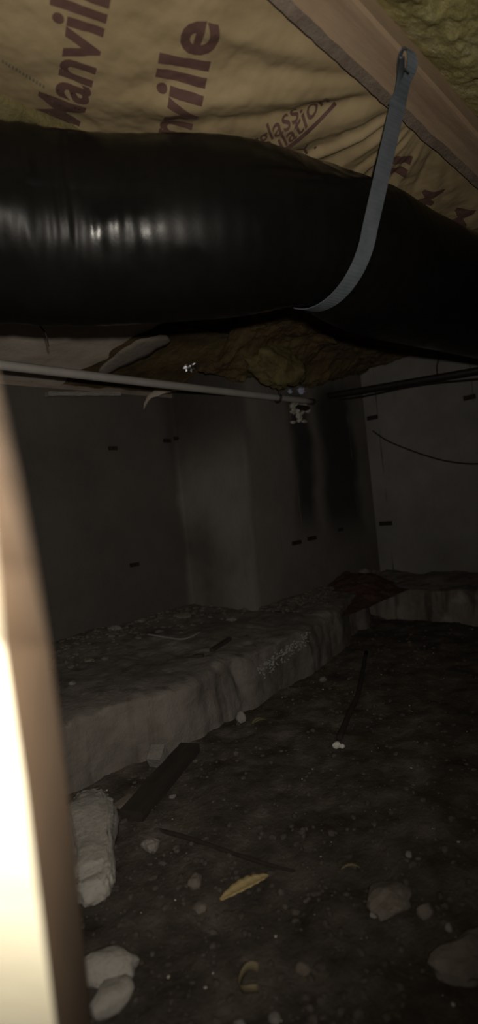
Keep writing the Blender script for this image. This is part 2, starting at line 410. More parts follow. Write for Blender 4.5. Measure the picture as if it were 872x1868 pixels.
# printed lettering, laid on the paper
def on_kraft(px, py):
    z = 1.115
    for k in range(6):
        p = at(px, py, z=z); z = .5 * z + .5 * kraft_h(p.x, p.y)
    return at(px, py, z=z)
def lettering(text, b0, b1, top, frac, name='lettering', bold=.025, mt='print', warp=1):
    """text laid from b0 to b1 along its baseline; top is a point frac em above b0"""
    cu = bpy.data.curves.new('t', 'FONT'); cu.body = text; cu.size = 1; cu.offset = bold; cu.resolution_u = 4; cu.fill_mode = 'BOTH'
    to = bpy.data.objects.new('t', cu); COL.objects.link(to)
    dg = bpy.context.evaluated_depsgraph_get(); me = bpy.data.meshes.new_from_object(to.evaluated_get(dg))
    bpy.data.objects.remove(to); bpy.data.curves.remove(cu)
    bm = bmesh.new(); bm.from_mesh(me); bpy.data.meshes.remove(me)
    x0 = min(v.co.x for v in bm.verts); x1 = max(v.co.x for v in bm.verts)
    A, B, T = on_kraft(*b0), on_kraft(*b1), on_kraft(*top)
    uu = (B - A) / (x1 - x0); vv = (T - A) / frac
    for v in bm.verts:
        q_ = max(0, (v.co.x - x0) / (x1 - x0)) ** warp * (x1 - x0); v.co = A + uu * q_ + vv * v.co.y
    bmesh.ops.triangulate(bm, faces=bm.faces)
    for k in range(7):
        es = [e for e in bm.edges if e.calc_length() > .0045]
        if not es: break
        bmesh.ops.subdivide_edges(bm, edges=es, cuts=1); bmesh.ops.triangulate(bm, faces=[f for f in bm.faces if len(f.verts) > 3])
    for f in [f for f in bm.faces if f.calc_area() < 1e-12]: pass
    for v in bm.verts: v.co.z = kraft_h(v.co.x, v.co.y) - .0011
    out = [v for v in bm.verts if v.co.y < .395 or v.co.y > .752]
    bmesh.ops.delete(bm, geom=out, context='VERTS')
    return obj(name, bm, M[mt], batt1)
lettering('Manville', (142, 229), (213, -85), (62, 206), .72)
lettering('Manville', (322, 304), (403, 42), (268, 290), .53, warp=1.28)
lettering('Fiberglass', (408, 301), (546, 213), (399, 289), .53, bold=.008)
lettering('Insulation', (466, 299), (602, 184), (457, 288), .53, bold=.01)
lettering('mY.', (521, 301), (578, 268), (511, 282), .72, bold=.004)
lettering('ll', (738, 322), (752, 284), (700, 318), .72)
lettering('M', (786, 374), (812, 344), (748, 370), .72)
lettering('M', (846, 414), (868, 382), (812, 408), .72)
# the rule under the small print
bm = bmesh.new(); rows = []
for k in range(61):
    t = k / 60; px, py = 488 + 124 * t, 291 - 104 * t + 10 * math.sin(math.pi * t)
    a, b = on_kraft(px - 2.3, py - 2.6), on_kraft(px + 2.3, py + 2.6)
    a.z = kraft_h(a.x, a.y) - .0011; b.z = kraft_h(b.x, b.y) - .0011
    rows.append((bm.verts.new(a), bm.verts.new(b)))
for A, B in zip(rows, rows[1:]): bm.faces.new((A[0], A[1], B[1], B[0]))
obj('printed_rule', bm, M['print'], batt1)
bm = bmesh.new(); rs = random.Random(2)                 # faint row of small illegible green print at the left edge
for k in range(13):
    px, py = 4 + k * 6.2, 110 + k * 3.9
    q = [on_kraft(px + a, py + b) for a, b in ((0, -4), (3.4, -2), (rs.uniform(1.5, 3.5), 4), (-1.5, 2))]
    vs = [bm.verts.new((p.x, p.y, kraft_h(p.x, p.y) - .001)) for p in q]; bm.faces.new(vs)
obj('faint_print', bm, M['print_green'], batt1)

# bare yellow batt nearest the camera, far batts behind the duct
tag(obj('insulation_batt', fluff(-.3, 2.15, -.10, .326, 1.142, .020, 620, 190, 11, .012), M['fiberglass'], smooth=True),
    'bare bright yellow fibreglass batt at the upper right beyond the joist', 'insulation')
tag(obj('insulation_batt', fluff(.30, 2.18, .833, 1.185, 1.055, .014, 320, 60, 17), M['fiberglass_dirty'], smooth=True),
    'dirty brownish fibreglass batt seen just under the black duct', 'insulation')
def sag_batt(s, t):
    x = 1.12 + 1.06 * s; y = 1.235 + (.36 if x < 1.36 else .04) * t
    return x, y, 1.06 - .02 * fbm(x, y, 2, 8, 4) - .05 * math.exp(-((x - 1.5) / .16) ** 2)
# torn lump of yellow batt hanging down by the pipe hook
def lump(s, t):
    u = s * 2 * math.pi; v = t * math.pi
    c = at(508, 670, y=1.165); p = Vector((math.cos(u) * math.sin(v), math.sin(u) * math.sin(v), math.cos(v)))
    k = 1 + .34 * fbm(p.x, p.y, p.z, 1.3, 5) + .02 * fbm(p.x, p.y, p.z, 7, 3)
    return c + Vector((p.x * .125, p.y * .06, p.z * .062)) * k
tag(obj('insulation_batt', grid(70, 40, lump), M['fibre_mid'], smooth=True), 'torn yellow lump of fibreglass hanging beside the thin pipe hook', 'insulation')
def far_batt(s, t):
    x = .80 + 1.39 * s; y = 1.235 + .04 * t if x > 1.355 else 1.235 + .36 * t
    return x, y, (1.066 - .112 * t ** 1.2 if x < 1.355 else 1.05) - .008 * fbm(x, y, 2, 8, 4)
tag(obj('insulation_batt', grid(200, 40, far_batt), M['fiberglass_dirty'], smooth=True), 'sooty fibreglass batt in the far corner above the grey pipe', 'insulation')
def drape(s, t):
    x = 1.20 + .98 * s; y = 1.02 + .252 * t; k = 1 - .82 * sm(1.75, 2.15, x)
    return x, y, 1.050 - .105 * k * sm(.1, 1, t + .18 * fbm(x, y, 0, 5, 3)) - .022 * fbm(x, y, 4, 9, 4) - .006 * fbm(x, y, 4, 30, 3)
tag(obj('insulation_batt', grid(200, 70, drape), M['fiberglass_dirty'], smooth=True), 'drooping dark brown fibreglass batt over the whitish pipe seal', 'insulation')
# pale paper facing that slopes from the joist down to the low wall at the left
def pale(s, t):
    y = 1.235 + .36 * t; xr = 1.04 - .15 * t + .03 * fbm(y, 0, 0, 8, 3); x = -1.0 + (xr + 1.0) * s
    return x, y, 1.058 - .112 * t ** 1.2 - .008 * fbm(x, y, 6, 4, 3) - .002 * fbm(x, y, 1, 20, 3)
tag(obj('insulation_batt', grid(160, 40, pale), M['kraft_pale'], smooth=True), 'pale grey-brown paper faced batt sloping to the left wall top', 'insulation')
# torn tongue of pale facing hanging next to it
def on_slope(px, py, dz):
    y = 1.4
    for k in range(12):
        p = at(px, py, y=y); t = min(1, max(0, (y - 1.235) / .36)); zt = 1.058 - .112 * t ** 1.2 - dz
        y += (p.z - zt) * -1.2 * .5 if False else (zt - p.z) * .9
    return at(px, py, y=y)
bm = bmesh.new(); rows = []; C_ = catmull([Vector((182, 682, 0)), Vector((225, 655, 0)), Vector((270, 632, 0)), Vector((308, 618, 0))], 8)
for i, c in enumerate(C_):
    t = i / (len(C_) - 1); hw = 17 * (math.sin(math.pi * (.06 + .84 * t)) ** .7) * (1 + .25 * fbm(t, 0, 0, 6, 3))
    rows.append([bm.verts.new(on_slope(c.x + a * hw * .5, c.y + a * hw * .86, .016 + .004 * math.cos(a * 1.5))) for a in (-1, -.5, 0, .5, 1)])
for A, B in zip(rows, rows[1:]):
    for k in range(4): bm.faces.new((A[k], A[k + 1], B[k + 1], B[k]))
o = tag(obj('torn_facing', bm, M['kraft_dim'], smooth=True), 'torn tongue of pale facing hanging above the grey pipe', 'paper scrap')
md = o.modifiers.new('s', 'SOLIDIFY'); md.thickness = .002
# second scrap, dull grey tape drooping under the pipe
P = catmull([at(262, 742, y=1.55), at(275, 722, y=1.54), at(305, 711, y=1.5), at(332, 706, y=1.46)], 8)
bm = bmesh.new(); rows = []
for i, p in enumerate(P):
    t = i / (len(P) - 1); hw = .012 * (1 + .3 * fbm(t, 2, 0, 7, 3))
    rows.append([bm.verts.new(p + Vector((.2 * a * hw, 0, a * hw))) for a in (-1, 0, 1)])
for A, B in zip(rows, rows[1:]):
    for k in range(2): bm.faces.new((A[k], A[k + 1], B[k + 1], B[k]))
o = tag(obj('tape_strip', bm, M['kraft_pale'], smooth=True), 'drooping grey strip of tape just below the grey pipe', 'tape')
md = o.modifiers.new('s', 'SOLIDIFY'); md.thickness = .0015
# pale mortar strip on top of the low wall
P0, P1 = at(85, 719, y=1.585), at(217, 719, y=1.585)
bm = bmesh.new(); rows = []
for i in range(31):
    p = P0.lerp(P1, i / 30); rs_ = .007 * (1 + .35 * fbm(i * .1, 0, 0, 3, 3))
    rows.append([bm.verts.new(p + Vector((0, a, b * rs_))) for a, b in ((.012, 1), (-.012, .8), (-.012, -1), (.012, -1))])
for A, B in zip(rows, rows[1:]):
    for k in range(4): bm.faces.new((A[k], A[(k + 1) % 4], B[(k + 1) % 4], B[k]))
bm.faces.new(rows[0]); bm.faces.new(rows[-1][::-1]); bmesh.ops.recalc_face_normals(bm, faces=bm.faces)
tag(obj('wood_strip', bm, M['stone_pale']), 'short pale strip lying along the top of the left wall', 'strip')

# ------------------------------------------------------------------ duct
DP = catmull([(-1.0, 1.12, .97), (-.45, 1.05, .965), (.0, .93, .960), (.373, .785, .957), (.513, .711, .955), (.654, .612, .958), (.80, .543, .962),
              (.93, .527, .955), (1.08, .522, .952), (1.43, .486, .95), (1.8, .46, .95), (2.15, .43, .955)], 24)
SI = min(range(len(DP)), key=lambda i: abs(DP[i].x - .83))
cum = [0]
for a, b in zip(DP, DP[1:]): cum.append(cum[-1] + (b - a).length)
def duct_r(i): return .134 - .020 * math.exp(-((cum[i] - cum[SI] + .02) / .10) ** 2) - .004 * sm(.6, 1.2, DP[i].x)
def duct_frame(i):
    t = (DP[min(i + 1, len(DP) - 1)] - DP[max(i - 1, 0)]).normalized(); a = t.cross(Vector((0, 0, 1))).normalized(); return t, a, a.cross(t)
def duct_pt(fi, th, extra=0, plain=False):
    i = int(fi); fr_ = fi - i; i2 = min(i + 1, len(DP) - 1)
    c = DP[i].lerp(DP[i2], fr_); t, a, b = duct_frame(i); r = duct_r(i) * (1 - fr_) + duct_r(i2) * fr_; s = cum[i] * (1 - fr_) + cum[i2] * fr_
    if not plain:
        q = s * 130 / 1.0                                  # wire helix under the jacket
        r += .0002 * math.sin(q * 2 * math.pi / 3.2 + th) 
        left = .12 + .88 * sm(.60, .36, c.x)
        # slack pleats of the jacket run round the duct
        r += left * (0.0022 * (1 - 2 * abs(noise.noise(Vector((s * 13, th * .9, 0))))) + .002 * noise.noise(Vector((s * 60, th * 2.2, 3))) + .0025 * noise.noise(Vector((s * 6, th * 3, 9))))
        k = math.exp(-((s - cum[SI]) / .045) ** 2)
        r += k * .003 * noise.noise(Vector((s * 30, th * 9, 5)))
    r += extra
    return c + a * math.cos(th) * r + b * math.sin(th) * r * .985
NS, NT = 560, 150
V = []; F = []
for i in range(NS + 1):
    fi = i / NS * (len(DP) - 1 - 1e-6)
    for k in range(NT): V.append(tuple(duct_pt(fi, 2 * math.pi * k / NT)))
for i in range(NS):
    for k in range(NT): F.append((i * NT + k, i * NT + (k + 1) % NT, (i + 1) * NT + (k + 1) % NT, (i + 1) * NT + k))
duct = tag(obj('flexible_duct', (V, F), M['duct'], smooth=True), 'large glossy black plastic jacketed air duct sagging across the space', 'duct')

# ------------------------------------------------------------------ hanger strap
th_side = None
t_, a_, b_ = duct_frame(SI)
path = []; side = []
# loop hooked over the joist edge, a twist, then the straight drop, then round the duct
top_pts = [(at(730, 158, z=1.113), .005, .3), (at(728, 118, z=1.1145), .005, .5), (at(735, 90, y=.3215), .007, .6), (at(749, 94, y=.320), .0085, .5), (at(752, 118, z=1.110), .0095, .2), (at(741, 148, z=1.106), .0085, .1), (at(727, 186, z=1.104), .0175, .0)]
# angle on the duct where the straight run touches it
def on_duct(th, ex=.004): return duct_pt(SI, th, ex, True)
aa = math.atan2((on_duct(math.pi, 0) - DP[SI]).dot(b_), (on_duct(math.pi, 0) - DP[SI]).dot(a_))
near_side = 0 if (DP[SI] + a_ - CP).length < (DP[SI] - a_ - CP).length else math.pi
sgn = 1 if near_side == 0 else -1
pts = []
tl = Vector(top_pts[-1][0]); th0 = math.radians(-17)
def dth(ang): return (ang if sgn > 0 else math.pi - ang)
c0 = on_duct(dth(th0))
for k in range(1, 14): pts.append((tl.lerp(c0, k / 14), .0165))
for k in range(0, 26): pts.append((on_duct(dth(th0 - math.radians(k * 6.6))), .0165 if k < 12 else .0165))
bm = bmesh.new(); rows = []
W0 = t_.copy(); W0.z *= .3; W0.normalize()
for i, (p, hw, tw) in enumerate(top_pts):
    p = Vector(p); nx = Vector(top_pts[min(i + 1, len(top_pts) - 1)][0]) - Vector(top_pts[max(i - 1, 0)][0])
    d = nx.normalized(); wv = W0 * math.cos(tw) + d.cross(W0).normalized() * math.sin(tw)
    rows.append((p, wv, hw))
for i, (p, hw) in enumerate(pts):
    rows.append((p, W0, hw))
# smooth resample
RS = []
for i in range(len(rows) - 1):
    n = 8 if i < 8 else 4
    pm, p0, p1, p2 = (rows[max(i - 1, 0)], rows[i], rows[i + 1], rows[min(i + 2, len(rows) - 1)])
    for k in range(n):
        t = k / n
        cat = lambda A, B, C, D: .5 * ((2 * B) + (C - A) * t + (2 * A - 5 * B + 4 * C - D) * t * t + (3 * B - A - 3 * C + D) * t ** 3)
        RS.append((cat(pm[0], p0[0], p1[0], p2[0]), (p0[1] * (1 - t) + p1[1] * t).normalized(), p0[2] * (1 - t) + p1[2] * t))
vr = []
for i, (p, wv, hw) in enumerate(RS):
    nxt = RS[min(i + 1, len(RS) - 1)][0] - RS[max(i - 1, 0)][0]; n_ = nxt.cross(wv).normalized()
    rib = .00016 * (1 if i % 2 else -1)
    ring = []
    for a in (-1, -.86, -.5, 0, .5, .86, 1): ring.append(p + wv * a * hw + n_ * (.0008 + (rib if abs(a) < .9 else 0)))
    for a in (1, 0, -1): ring.append(p + wv * a * hw - n_ * .0008)
    vr.append([bm.verts.new(q) for q in ring])
for A, B in zip(vr, vr[1:]):
    n = len(A)
    for k in range(n): bm.faces.new((A[k], A[(k + 1) % n], B[(k + 1) % n], B[k]))
bm.faces.new(vr[0]); bm.faces.new(vr[-1][::-1]); bmesh.ops.recalc_face_normals(bm, faces=bm.faces)
strap = empty('hanger_strap', (0, 0, 0), 'blue-grey woven webbing strap looped under the black duct', 'strap')
obj('webbing', bm, M['strap'], strap)
# folded tab of the loop end and its staple
P = catmull([at(733, 100, y=.319), at(731, 125, z=1.113), at(727, 160, z=1.113), at(716, 186, z=1.112)], 8)
bm = bmesh.new(); rows = []
for i, p in enumerate(P):
    d = (P[min(i + 1, len(P) - 1)] - P[max(0, i - 1)]).normalized(); wv = (W0 * .8 + Vector((0, 0, .4))).normalized()
    rows.append([bm.verts.new(p + wv * a * (.006 + .008 * i / len(P)) + Vector((0, 0, -.002))) for a in (-1, 0, 1)])
for A, B in zip(rows, rows[1:]):
    for k in range(2): bm.faces.new((A[k], A[k + 1], B[k + 1], B[k]))
o = obj('folded_end', bm, M['strap'], strap, smooth=True); md = o.modifiers.new('s', 'SOLIDIFY'); md.thickness = .0015
st_c = at(752, 128, y=.33)
obj('staple', box_bm(-.006, .006, -.0012, .0012, -.0012, .0012), M['foil'], strap).location = at(742, 130, z=1.104)

# ------------------------------------------------------------------ pipes
P0, P1 = Vector((-1.1, 1.235, .945)), Vector((1.80, 1.262, .872))
pl = at(0, 661, y=1.235); pr = at(572, 733, y=1.255)
d = (pr - pl)
path = [pl + d * t for t in np.linspace(-1.25, 1.0, 40)]
path = [p - Vector((0, 0, .006 * math.sin(math.pi * max(0, min(1, i / 39))))) for i, p in enumerate(path)]
tag(obj('water_pipe', tube(path, .0115, 16), M['pvc'], smooth=True), 'slim light grey plastic pipe running along the far wall', 'pipe')
q = pl + d * .818
hk = [(q.x - .03, q.y - .07, 1.04), (q.x - .012, q.y - .035, .97), (q.x, q.y - .012, q.z + .014), (q.x, q.y - .0165, q.z), (q.x, q.y - .008, q.z - .015), (q.x, q.y + .008, q.z - .015), (q.x, q.y + .015, q.z)]
tag(obj('pipe_hook', tube(catmull(hk, 6), .0045, 8), M['iron'], smooth=True), 'black wire hook holding up the grey pipe', 'hook')
# black pipe along the right wall with a thin cable under it
A = at(588, 724, x=1.93); B = at(872, 676, x=1.99)
d2 = B - A
tag(obj('black_pipe', tube([A + d2 * t for t in np.linspace(-.02, 2.6, 20)], .0125, 16), M['iron'], smooth=True),
    'black iron pipe crossing in front of the right wall', 'pipe')
A2 = at(590, 731, x=2.0); B2 = at(872, 689, x=2.03); d3 = B2 - A2
tag(obj('cable', tube([A2 + d3 * t - Vector((0, 0, .006 * math.sin(t * 7))) for t in np.linspace(0, 2.4, 40)], .0028, 8), M['rubber'], smooth=True),
    'thin dark cable following just below the black iron pipe', 'cable')
cb = [at(680, 786, x=2.19), at(705, 803, x=2.185), at(740, 818, x=2.18), at(780, 832, x=2.175), at(820, 842, x=2.17), at(872, 846, x=2.165), at(940, 836, x=2.16)]
tag(obj('cable', tube(catmull(cb, 8), .0028, 8), M['rubber'], smooth=True), 'thin black cable drooping across the right wall', 'cable')
cb = [at(799, 640, x=2.17), at(800, 655, x=2.17), at(797, 670, x=2.17), at(799, 692, x=2.17)]
tag(obj('wire', tube(catmull(cb, 8), .0028, 8), M['rubber'], smooth=True), 'short dark wire hanging upright above the black iron pipe', 'wire')
cb = [at(66, 560, d=1.12), at(72, 592, d=1.10), at(83, 608, d=1.09), at(89, 632, d=1.09)]
tag(obj('wire', tube(catmull(cb, 8), lambda t: .0020 - .0009 * t, 8), M['wood_dark'], smooth=True), 'short curved wire end poking out below the duct at left', 'wire')

# pipe penetration in the wall: broken hole with foam, crumpled plastic round it
c = at(548, 742, y=1.272)
pen = empty('pipe_seal', c, 'crumpled whitish seal where the pipes enter the far wall', 'seal')
pen.location = c
bm = bmesh.new(); rs = random.Random(5)
for k in range(26):
    x = rs.uniform(-.055, .045); z = rs.uniform(-.045, .02)
    if rs.random() < .3: z -= .02
    rock_bm((rs.uniform(.008, .022), .010, rs.uniform(.006, .016)), k + 50, 1, bm=bm, M=Matrix.Translation((x, rs.uniform(-.006, .004), z)))
obj('foam', bm, M['seal'], pen)
bm = bmesh.new(); rock_bm((.05, .01, .012), 91, 2, bm=bm, M=Matrix.Translation((0, -.012, -.006)))
obj('gap', bm, M['iron'], pen)
def crumple(c, r, seed, flat=.5):
    bm = bmesh.new(); bmesh.ops.create_icosphere(bm, subdivisions=3, radius=1)
    for v in bm.verts:
        p = v.co.copy(); k = .65 + .55 * abs(noise.noise(p * 2.2 + Vector((seed, 0, 0)))) * 2 + .2 * noise.noise(p * 6 + Vector((0, seed, 0)))
        v.co = Vector((p.x * r, p.y * r * flat, p.z * r * .8)) * k
    return bm
o = obj('plastic_wrap', crumple(None, .017, 4), M['plastic_blue'], pen); o.location = Vector(at(549, 713, y=1.262)) - c
o = obj('plastic_wrap', crumple(None, .010, 8), M['plastic_blue'], pen); o.location = Vector(at(529, 714, y=1.262)) - c
# foil
o = tag(obj('foil_scrap', crumple(None, .027, 12, .6), M['foil']), 'shiny crumpled foil scrap under the insulation above the pipe', 'foil'); o.location = at(348, 668, y=1.42)
o = tag(obj('foil_scrap', crumple(None, .007, 15, .6), M['foil']), 'tiny glinting foil fleck just below the grey pipe', 'foil'); o.location = at(317, 711, y=1.45)

# ------------------------------------------------------------------ things on the ground
def rest(o, x, y, z=None, rz=0): o.location = (x, y, ground_z(x, y) if z is None else z); o.rotation_euler.z = rz; return o
def lump_thing(name, label, cat, blobs, mt, seed, sub=3, amp=.3, fine=.14):
    bm = bmesh.new(); z0 = min(b[0][2] for b in blobs)
    for k, (c, ax, rz) in enumerate(blobs):
        Mx = Matrix.Translation(c) @ Matrix.Rotation(rz, 4, 'Z'); rock_bm(ax, seed + k, sub, amp, bm=bm, M=Mx, fine=fine)
    return tag(obj(name, bm, mt, smooth='chunk' in name), label, cat)
g = lambda px, py: at(px, py, z=.012)
def mid(a, b, t=.5): return Vector(a).lerp(Vector(b), t)
def bar(name, a, b, w_, h_, mt, label, cat):
    a, b = Vector(a), Vector(b); d = b - a; L_ = d.length; bm = bmesh.new(); n = 12
    rows = []
    for i in range(n + 1):
        x = L_ * i / n; j = .06 * w_
        rows.append([bm.verts.new((x + (random.uniform(-j, j) if i in (0, n) else 0), y * w_ / 2 * (1 + .06 * fbm(x, y, 0, 20)), z * h_ / 2 * (1 + .06 * fbm(x, z, 0, 20)))) for y, z in ((-1, -1), (1, -1), (1, 1), (-1, 1))])
    for A_, B_ in zip(rows, rows[1:]):
        for k in range(4): bm.faces.new((A_[k], A_[(k + 1) % 4], B_[(k + 1) % 4], B_[k]))
    bm.faces.new(rows[0]); bm.faces.new(rows[-1][::-1]); bmesh.ops.recalc_face_normals(bm, faces=bm.faces)
    o = tag(obj(name, bm, mt), label, cat); o.location = a; o.rotation_euler = d.to_track_quat('X', 'Z').to_euler(); return o
# long whitish chunk beside the board
A = g(172, 1672); B = g(166, 1462); dd = (B - A); ang = math.atan2(dd.y, dd.x); LL = dd.length
bm = bmesh.new(); bmesh.ops.create_icosphere(bm, subdivisions=5, radius=1)
for v in bm.verts:
    p = v.co.normalized(); b_ = Vector([math.copysign(abs(c) ** .5, c) for c in p]); b_ *= .92 / max(.75, b_.length ** .5)
    t = (b_.x + 1) / 2
    wd = .038 + .010 * sm(.42, .60, t) - .004 * math.exp(-((t - .46) / .05) ** 2); ht = .026 + .014 * sm(.4, .6, t)
    n_ = 1 + .16 * noise.noise(p * 2.2 + Vector((4, 0, 0))) + .10 * noise.noise(p * 5) + .07 * noise.noise(p * 13) + .04 * noise.noise(p * 28)
    q = Vector((b_.x * LL * .5 * (1 + .07 * noise.noise(p * 6)), b_.y * wd * n_, b_.z * ht * n_))
    q = Matrix.Rotation(ang, 3, 'Z') @ q; v.co = Vector(((A.x + B.x) / 2 + q.x, (A.y + B.y) / 2 + q.y, .024 + q.z))
tag(obj('concrete_chunk', bm, M['foam_white'], smooth=True), 'long whitish rough chunk on the dirt close beside the near board', 'rubble')
A = g(196, 1775)
M['foam_bright'] = mat('foam_bright', [(.38, .355, .32), (.50, .47, .43)], scale=16, bump=.9, bscale=70)
lump_thing('concrete_chunk', 'small pointed whitish chunk at the lower left of the dirt', 'rubble',
    [((A.x, A.y, .016), (.038, .022, .018), math.radians(-45)), ((g(222, 1780).x, g(222, 1780).y, .014), (.016, .014, .012), .3)], M['foam_bright'], 33, sub=3)
A = g(200, 1818)
lump_thing('concrete_chunk', 'dull rounded grey chunk just below the pointed whitish one', 'rubble', [((A.x, A.y, .012), (.028, .022, .014), 0)], M['foam_white'], 36)
A = g(286, 1388)
bar('brick_fragment', Vector((A.x - .012, A.y - .012, .012)), Vector((A.x + .014, A.y + .002, .030)), .030, .036, M['stone_pale'], 'pale square brick fragment leaning on the footing face', 'brick')
A = g(275, 1540)
lump_thing('stone', 'round brownish stone on the dirt near the long whitish chunk', 'stone', [((A.x, A.y, .010), (.016, .015, .010), 0)], M['stone_pale'], 43)
A = g(845, 1748)
lump_thing('stone', 'large flat angular stone at the lower right edge', 'stone', [((A.x + .012, A.y-.004, .004), (.046, .030, .020), -.6)], M['stone'], 47, amp=.4)
A = g(712, 1634)
lump_thing('stone', 'dark angular stone half sunk beyond the brown twig', 'stone', [((A.x, A.y, .006), (.034, .026, .018), .2)], M['stone'], 49, amp=.4)
A = g(440, 1312)
lump_thing('stone', 'small pale stone at the foot of the footing', 'stone', [((A.x, A.y, .014), (.013, .012, .016), 0)], M['stone_pale'], 52)
A = g(614, 1358)
lump_thing('plaster_crumb', 'bright white crumb alone in the middle of the dark dirt', 'crumb', [((A.x, A.y, .010), (.011, .008, .007), 0), ((A.x + .006, A.y - .008, .008), (.006, .006, .005), 0)], M['white_bit'], 55, sub=2)
for k, (px, py, lb) in enumerate([(590, 1240, 'dull stone below the far end of the footing'), (500, 1850, 'pale pebble at the bottom edge below the curled leaf'), (435, 1855, 'small light pebble at the bottom edge left of the curled leaf'),
        (683, 1658, 'small tan pebble beside the sunken dark stone'), (818, 1682, 'small bright pebble above the large angular stone'), (548, 1752, 'grey pebble right of the curled leaf'),
        (775, 1655, 'dim grey pebble between the sunken stone and the right edge'), (355, 1605, 'mottled grey pebble left of the yellow leaf'), (365, 1645, 'low grey pebble below left of the yellow leaf'), (315, 1450, 'tiny pale pebble near the dark plank end'), (745, 1555, 'small grey pebble far right on the dirt')]):
    A = g(px, py); rr = (.014, .008, .007, .007, .006, .011, .012, .013, .011, .007, .006)[k]
    lump_thing('stone', lb, 'stone', [((A.x, A.y, ground_z(A.x, A.y) + rr * .25), (rr, rr * .8, rr * .6), k)], M['stone_pale'] if rr < .009 else M['stone'], 60 + k, sub=2)

# leaf blades
def leaf(name, a, b, w_, mt, label, cat, arch=.006, curl=.25, z=.012):
    a, b = Vector(a), Vector(b); d = b - a; sd = Vector((-d.y, d.x, 0)).normalized(); bm = bmesh.new(); rows = []
    for i in range(25):
        t = i / 24; hw = w_ * math.sin(math.pi * min(1, .03 + t * .95)) ** .7; c = a + d * t + sd * -.06 * d.length * math.sin(math.pi * t)
        zc = z + arch * math.sin(math.pi * t)
        rows.append([bm.verts.new((c.x + sd.x * u * hw, c.y + sd.y * u * hw, zc + curl * hw * (abs(u) ** 1.5) + .0006 * math.sin(t * 40 + u * 3))) for u in (-1, -.5, 0, .5, 1)])
    for A_, B_ in zip(rows, rows[1:]):
        for k in range(4): bm.faces.new((A_[k], A_[k + 1], B_[k + 1], B_[k]))
    o = tag(obj(name, bm, mt, smooth=True), label, cat); md = o.modifiers.new('s', 'SOLIDIFY'); md.thickness = .0009; return o
def fl(px, py): p = g(px, py); return Vector((p.x, p.y, 0))
leaf('dry_leaf', fl(403, 1652), fl(491, 1606), .0105, M['leaf'], 'bright yellow-tan slender dry leaf lying on the dark dirt', 'leaf', z=.019)
leaf('wood_chip', fl(460, 1325), fl(486, 1318), .010, M['leaf_dull'], 'yellowish chip on the dirt by the footing', 'wood chip', z=.018)
leaf('twig', fl(622, 1592), fl(656, 1588), .0022, M['leaf_dull'], 'short thin brown twig above the sunken dark stone', 'twig', z=.016)
# curled leaf at the bottom
bm = bmesh.new(); c = g(462, 1795); rows = []
for i in range(17):
    t = i / 16; ang = math.radians(20 + 230 * t); rr = .013
    rows.append([bm.verts.new((c.x + rr * math.cos(ang) * (1 + .2 * u), c.y + rr * math.sin(ang), .012 + .010 * u + .003 * math.sin(t * 9))) for u in (0, .5, 1)])
for A_, B_ in zip(rows, rows[1:]):
    for k in range(2): bm.faces.new((A_[k], A_[k + 1], B_[k + 1], B_[k]))
o = tag(obj('curled_leaf', bm, M['leaf_dull'], smooth=True), 'small curled brownish leaf near the bottom edge', 'leaf'); md = o.modifiers.new('s', 'SOLIDIFY'); md.thickness = .001
# dark plank lying against the footing
bar('plank_offcut', g(241, 1494) + Vector((0, 0, .006)), at(348, 1362, z=.022), .042, .018, M['wood_dark'], 'dark wooden plank piece lying at the foot of the footing', 'plank')
M['paper'] = mat('paper', [(.13, .11, .09), (.18, .155, .13)], scale=10, bump=.3)
bar('wood_scrap', at(212, 1472, z=.02), at(240, 1452, z=.02), .016, .005, M['paper'], 'small pale flat scrap between whitish chunk and dark plank', 'scrap')
tag(obj('strand', tube(catmull([fl(262, 1500) + Vector((0, 0, .004)), fl(330, 1525) + Vector((0, 0, .012)), fl(400, 1548) + Vector((0, 0, .012)), fl(480, 1572) + Vector((0, 0, .010)), fl(560, 1580) + Vector((0, 0, .0))], 8),
    lambda t: .004 - .002 * t, 8), M['wood_dark'], smooth=True), 'dark strand winding over the dirt above the yellow leaf', 'strand')  # thin dark tapering strand laid over the dirt
tag(obj('stick', tube(catmull([fl(618, 1345) + Vector((0, 0, .008)), fl(636, 1305) + Vector((0, 0, .012)), fl(655, 1260) + Vector((0, 0, .012)), fl(668, 1190) + Vector((0, 0, .012))], 6),
    lambda t: .007 - .001 * t, 8), M['wood_dark'], smooth=True), 'long black stick on the ground pointing to the far corner', 'stick')
# on the ledge
def lt(px, py): p = at(px, py, z=.15); p.z = top_z(p.x, p.y); return p
bar('stick', lt(386, 1185) + Vector((0, 0, .005)), lt(419, 1163) + Vector((0, 0, .005)), .012, .008, M['wood_dark'], 'short black stick lying on top of the footing', 'stick')
bar('wood_chip', lt(355, 1198) + Vector((0, 0, .004)), lt(371, 1198) + Vector((0, 0, .004)), .012, .007, M['wood_dark'], 'tiny black chip on the footing beside the short stick', 'wood chip')
def lc(px, py, dz=.002): return lt(px, py) + Vector((0, 0, dz))
tag(obj('wood_sliver', tube(catmull([lc(268, 1157), lc(300, 1160), lc(335, 1163), lc(368, 1152)], 6), lambda t: .0045 * (1 - .5 * t), 6), M['stone_pale'], smooth=True),
    'thin pale sliver lying along the rubble on the footing', 'sliver')
M['ledge_grit'] = mat('ledge_grit', [(.075, .063, .052), (.15, .13, .11)], scale=25, bump=.5)
